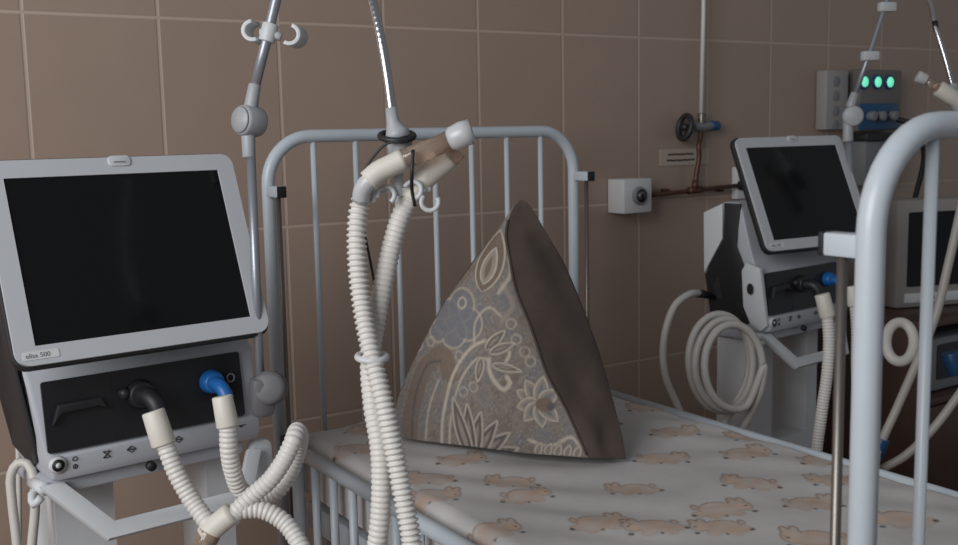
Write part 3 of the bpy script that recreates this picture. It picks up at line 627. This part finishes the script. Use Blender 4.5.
f = MB(); f.cyl((1.655, -.028, 1.028), (1.702, -.028, 1.030), .0098, n=14); f.cyl((1.679, -.028, 1.03), (1.681, -.028, 1.056), .0095, n=14); f.build('tee_fitting', M['copper'], pp, world=True)
for x in (1.585, 1.79): MB().box((x, -.012, 1.0275), (.014, .022, .018), .002).build('pipe_bracket', M['copper'], pp, world=True)
vv = thing('gas_valve', (1.69, -.03, 1.19), 'gas valve with dark round handwheel and blue end on the wall pipe', 'valve')
MB().cyl((1.664, -.030, 1.199), (1.735, -.030, 1.201), .0125, n=16, bev=.002).build('body', M['grey'], vv, world=True)
MB().cyl((1.700, -.030, 1.185), (1.7005, -.030, 1.236), .011, n=14, bev=.002).build('nut', M['steel'], vv, world=True)
HX = 1.634
hw = MB(); hw.tube([(HX+.007*math.sin(k), -.034+.024*math.cos(k), 1.199+.031*math.sin(k)) for k in np.linspace(0, 2*math.pi, 25)[:-1]], .0075, 10, closed=True)
for k in range(3):
    q = k*2*math.pi/3+.5; hw.cyl((HX, -.034, 1.199), (HX+.007*math.sin(q), -.034+.024*math.cos(q), 1.199+.031*math.sin(q)), .005, n=8)
hw.cyl((HX-.008, -.033, 1.199), (1.668, -.031, 1.2), .010, n=12); hw.build('handwheel', M['dark'], vv, world=True)
MB().cyl((1.733, -.030, 1.201), (1.762, -.030, 1.2015), .0145, .013, 16, .002).build('end_cap', M['dblue'], vv, world=True)
lb = thing('wall_label', (1.66, -.001, 1.097), 'pale paper label with two printed lines on the wall under the valve', 'label')
MB().box((1.666, -.0012, 1.119), (.182, .002, .044)).build('sheet', M['label'], lb, world=True)
f = MB()
for z, x0, n_ in ((1.127, 1.603, 10), (1.111, 1.600, 10)):
    x = x0
    for k in range(n_): w = random.uniform(.006, .010); f.box((x+w/2, -.0026, z+random.uniform(-.0006, .0006)), (w, .0006, .005)); x += w+.0016
f.build('print', M['ink'], lb, world=True)
o2 = thing('gas_outlet', (1.862, -.02, 1.01), 'small white outlet plate at the pipe end, half hidden behind the farther screen', 'gas outlet')
MB().box((1.872, -.012, 1.04), (.05, .022, .09), .003).build('plate', M['box'], o2, world=True)
MB().cyl((1.860, -.022, 1.034), (1.860, -.034, 1.034), .014, n=16, bev=.002).build('socket', M['cap'], o2, world=True)

# gas console with three lit gauges
gu = thing('gas_alarm_unit', (2.46, -.03, 1.17), 'grey wall unit with three lit green round gauges over blue sockets', 'gas unit')
MB().box((2.430, -.03, 1.268), (.200, .056, .184), .006).build('housing', M['unit'], gu, world=True)
for x in (2.342, 2.404, 2.463):
    g = MB().cyl((x, -.056, 1.323), (x, -.064, 1.323), .0225, n=22, bev=.002).build('gauge', M['dblue'], gu, world=True)
    MB().cyl((x, -.0635, 1.323), (x, -.0655, 1.323), .0155, n=20).build('light', M['green'], g, world=True)
MB().box((2.414, -.061, 1.220), (.186, .006, .078), .003).build('socket_panel', M['dblue'], gu, world=True)
for x in (2.366, 2.411, 2.470):
    MB().cyl((x, -.062, 1.221), (x, -.086, 1.221), .0145, n=16, bev=.003).build('socket', M['grey'], gu, world=True)
MB().tube(spline([(2.486, -.075, 1.210), (2.51, -.12, 1.19), (2.555, -.125, 1.10), (2.55, -.10, .95), (2.555, -.09, .86)], .01), .0085, 10).build('plug_lead', M['cap'], gu, world=True)
bxp = thing('wall_panel', (2.245, -.02, 1.18), 'pale narrow box with round outlets on the wall left of the lit gauges', 'wall panel')
MB().box((2.2455, -.022, 1.27), (.098, .040, .174), .004).build('box', M['beige'], bxp, world=True)
for z in (1.325, 1.282, 1.238, 1.198): MB().cyl((2.238, -.041, z), (2.238, -.044, z), .0155, n=18, bev=.001).build('outlet', M['grey'], bxp, world=True)
rb = thing('rail_box', (2.45, -.03, 1.0), 'dark grey rail and box on the wall beneath the lit gauge unit', 'wall box')
MB().box((2.48, -.035, 1.158), (.25, .066, .022), .003).build('rail', M['dark'], rb, world=True)
MB().box((2.412, -.03, 1.078), (.10, .055, .135), .004).build('box', M['grey'], rb, world=True)
MB().box((2.505, -.03, 1.085), (.05, .055, .12), .004).build('box', M['dark'], rb, world=True)

# ------------------------------------------------------------------ coiled hose and hoses of the far ventilator
P = []
def coil():
    l = [(700, 293, 2.52), (690, 294, 2.49), (676, 304, 2.47), (667, 325, 2.46), (663, 352, 2.46), (666, 378, 2.46), (676, 402, 2.46), (692, 432, 2.45), (712, 436, 2.43)]
    cx, cyy = 723, 362
    for k in range(1, 45):
        a = math.radians(70 - k*360/14); turn = k/14
        l.append((cx-7+turn*6.5+(31+2*math.sin(turn*4))*math.cos(a), cyy+turn*2+(50-turn*3)*math.sin(a), 2.40-.022*turn+.03*math.cos(a)))
    l = l[:-2] + [(764, 366, 2.335), (760, 392, 2.35), (750, 415, 2.38), (738, 436, 2.40)]
    return l
gh = tag(MB().tube(spline(pts(*coil()), .012), .0085, 12).build('gas_hose', M['gas']), 'white hose hung in a coil at the left side of the farther ventilator', 'hose')
MB().tube(pts((697, 293.5, 2.515), (703, 294, 2.525), (714, 297, 2.545)), [.0098, .0098, .0075], 12).build('coupling', M['cap'], gh, world=True)
h = corrugated('breathing_hose', pts((827, 312, 2.33), (829, 340, 2.33), (827, 375, 2.33), (822, 410, 2.34), (816, 470, 2.36), (830, 560, 2.4)), 'corrugated hose hanging down in front of the farther ventilator, left of the steel rod', 'breathing hose', r=.0130)
MB().cyl(at(822, 294, 2.33), at(828, 317, 2.33), .0165, .0170, 18, .002).build('cuff', M['cuff'], h, world=True)
h = corrugated('breathing_hose', pts((855, 300, 2.36), (857, 330, 2.36), (857, 370, 2.36), (862, 430, 2.36), (872, 500, 2.36), (868, 570, 2.38)), 'corrugated hose of the farther ventilator mostly hidden behind the footboard post', 'breathing hose', r=.0130)
MB().cyl(at(852, 286, 2.36), at(855, 306, 2.36), .0155, .0165, 18, .002).build('cuff', M['cuff'], h, world=True)
a2 = thing('hose_support_arm', at(851, 260, 2.42), 'thin jointed hose arm rising behind the farther screen, two white clips on it', 'support arm')
D = 2.62
MB().cyl(at(848, 128, D), at(853, 262, D), .0080, n=12).build('lower_pole', M['pole'], a2, world=True)
j = MB(); j.cyl(at(848, 142, D), at(848, 116, D), .0125, n=14, bev=.002); j.cyl(at(853, 116, D-.02), at(853, 116, D+.02), .0255, n=22, bev=.005); j.cyl(at(850, 108, D), at(855, 93, D), .012, .010, 14, .002)
j.build('joint', M['joint'], a2, world=True)
MB().tube(pts((854, 98, D), (870, 52, D), (887, 0, D), (895, -24, D)), .0062, 12).build('upper_pole', M['pole'], a2, world=True)
MB().tube(spline(pts((895, -24, D), (905, -34, D-.05), (918, -24, D-.1)), .01), .009, 12).build('elbow', M['joint'], a2, world=True)
for x, y in ((869, 56), (886, 7)):
    MB().box(at(x+1, y, D), (.044, .022, .024), .005, rot=Matrix.Rotation(-YAW+.25, 3, 'Z')).build('hose_clip', M['white'], a2, world=True)
MB().tube(spline(pts((918, -24, D-.1), (929, 0, D-.12), (935, 25, D-.14), (945, 58, D-.15), (953, 88, D-.15)), .01), .0058, 12).build('gooseneck', M['chrome'], a2, world=True)
MB().cyl(at(934.5, 21, D-.14), at(936.5, 31, D-.14), .0068, n=12).build('gooseneck_band', M['cap'], a2, world=True)
MB().cyl(at(952, 84, D-.15), at(957, 108, D-.15), .012, .016, 14, .002).build('collar', M['joint'], a2, world=True)
w2 = thing('wye_piece', at(945, 100, D-.18), 'white breathing connector with frosted cap at the upper right edge', 'hose connector')
MB().cyl(at(917, 76, D-.19), at(926, 80, D-.19), .0135, n=16, bev=.002).build('cap', M['milky'], w2, world=True)
MB().cyl(at(924, 79, D-.19), at(940, 90, D-.19), .0085, n=14).build('sample_tube', M['amber'], w2, world=True)
MB().cyl(at(938, 88, D-.19), at(958, 101, D-.19), .0185, n=18, bev=.003).build('branch', M['cuff'], w2, world=True)
MB().cyl(at(956, 99, D-.19), at(972, 128, D-.19), .017, n=18, bev=.003).build('branch', M['joint'], w2, world=True)

# ------------------------------------------------------------------ far right: patient monitor on a wooden cart
ct = thing('equipment_cart', (2.43, -.27, 0), 'dark reddish wooden cart behind the footboard, at the right edge', 'cart')
MB().box((2.44, -.25, .655), (.62, .34, .022), .003).build('top', M['wood'], ct, world=True)
MB().box((2.44, -.25, .432), (.60, .33, .02), .003).build('shelf', M['wood'], ct, world=True)
MB().box((2.44, -.25, .12), (.60, .33, .02), .003).build('shelf', M['wood'], ct, world=True)
for x in (2.14, 2.74): MB().box((x, -.25, .353), (.02, .33, .586), .003).build('side', M['wood'], ct, world=True)
MB().box((2.44, -.092, .353), (.58, .012, .58)).build('back', M['wood'], ct, world=True)
MB().box((2.44, -.405, .275), (.575, .016, .285), .003).build('front_door', M['wood'], ct, world=True)
for x in (2.16, 2.72):
    for y in (-.38, -.12): MB().cyl((x-.01, y, .03), (x+.01, y, .03), .03, n=16).build('wheel', M['cap'], ct, world=True)
mn = thing('patient_monitor', (2.392, -.30, .667), 'beige patient monitor with dark screen on the wooden cart', 'monitor', math.radians(-18))
MB().box((.015, .036, .157), (.33, .076, .314), .012).build('housing', M['beige'], mn)
MB().prism(rrect(.265, .215, .004, 2, .020, .171), (0, 0, 0), (1, 0, 0), (0, 0, 1), (0, -.005, 0)).build('screen', M['screen'], mn)
MB().box((.015, -.004, .030), (.27, .006, .028), .002).build('control_strip', M['box'], mn)
MB().cyl((-.03, -.006, .030), (-.03, -.0105, .030), .006, n=12).build('button', M['cap'], mn)
pu = thing('infusion_device', (2.42, -.28, .443), 'grey boxy device on the shelf of the wooden cart', 'medical device')
MB().box((2.40, -.28, .523), (.42, .20, .155), .012).build('housing', M['grey'], pu, world=True)
MB().prism(rrect(.30, .10, .006, 3, 2.42, .53), (0, -.379, 0), (1, 0, 0), (0, 0, 1), (0, -.004, 0)).build('front_panel', M['dark'], pu, world=True)
MB().cyl((2.545, -.383, .56), (2.545, -.40, .56), .02, n=18, bev=.003).build('knob', M['dblue'], pu, world=True)
tag(MB().tube([at(900+14*math.cos(k), 342+19.5*math.sin(k), 2.30-.02*math.sin(k)) for k in np.linspace(0, 2*math.pi, 41)[:-1]], .0115, 12, closed=True).build('hose_ring', M['gas']), 'small white ring of hose seen between the footboard bars', 'hose')
for l, lab in (([(968, 175, 2.2), (958, 222, 2.2), (948, 266, 2.2), (936, 315, 2.21), (917, 362, 2.22), (897, 408, 2.24), (878, 452, 2.25), (870, 500, 2.28)], 'pale tube slanting down left behind the first footboard bar'),
               ([(985, 355, 2.25), (958, 396, 2.25), (932, 430, 2.26), (905, 456, 2.27), (875, 475, 2.3), (850, 520, 2.3)], 'lower pale tube curving to the left over the far bed rail at the right edge')):
    o = MB().tube(spline(pts(*l), .012), .0092, 12).build('breathing_tube', M['tube']); tag(o, lab, 'breathing tube')
o = MB().cyl(at(883, 438, 2.25), at(874, 458, 2.26), .0155, n=14, bev=.003).build('tube_connector', M['dblue']); tag(o, 'small blue connector on the slanting pale tube', 'hose connector')
o = MB().cyl(at(950, 352, 2.6), at(957, 374, 2.6), .022, n=14, bev=.003).build('tube_connector', M['dblue']); tag(o, 'small blue connector at the right edge near the monitor', 'hose connector')
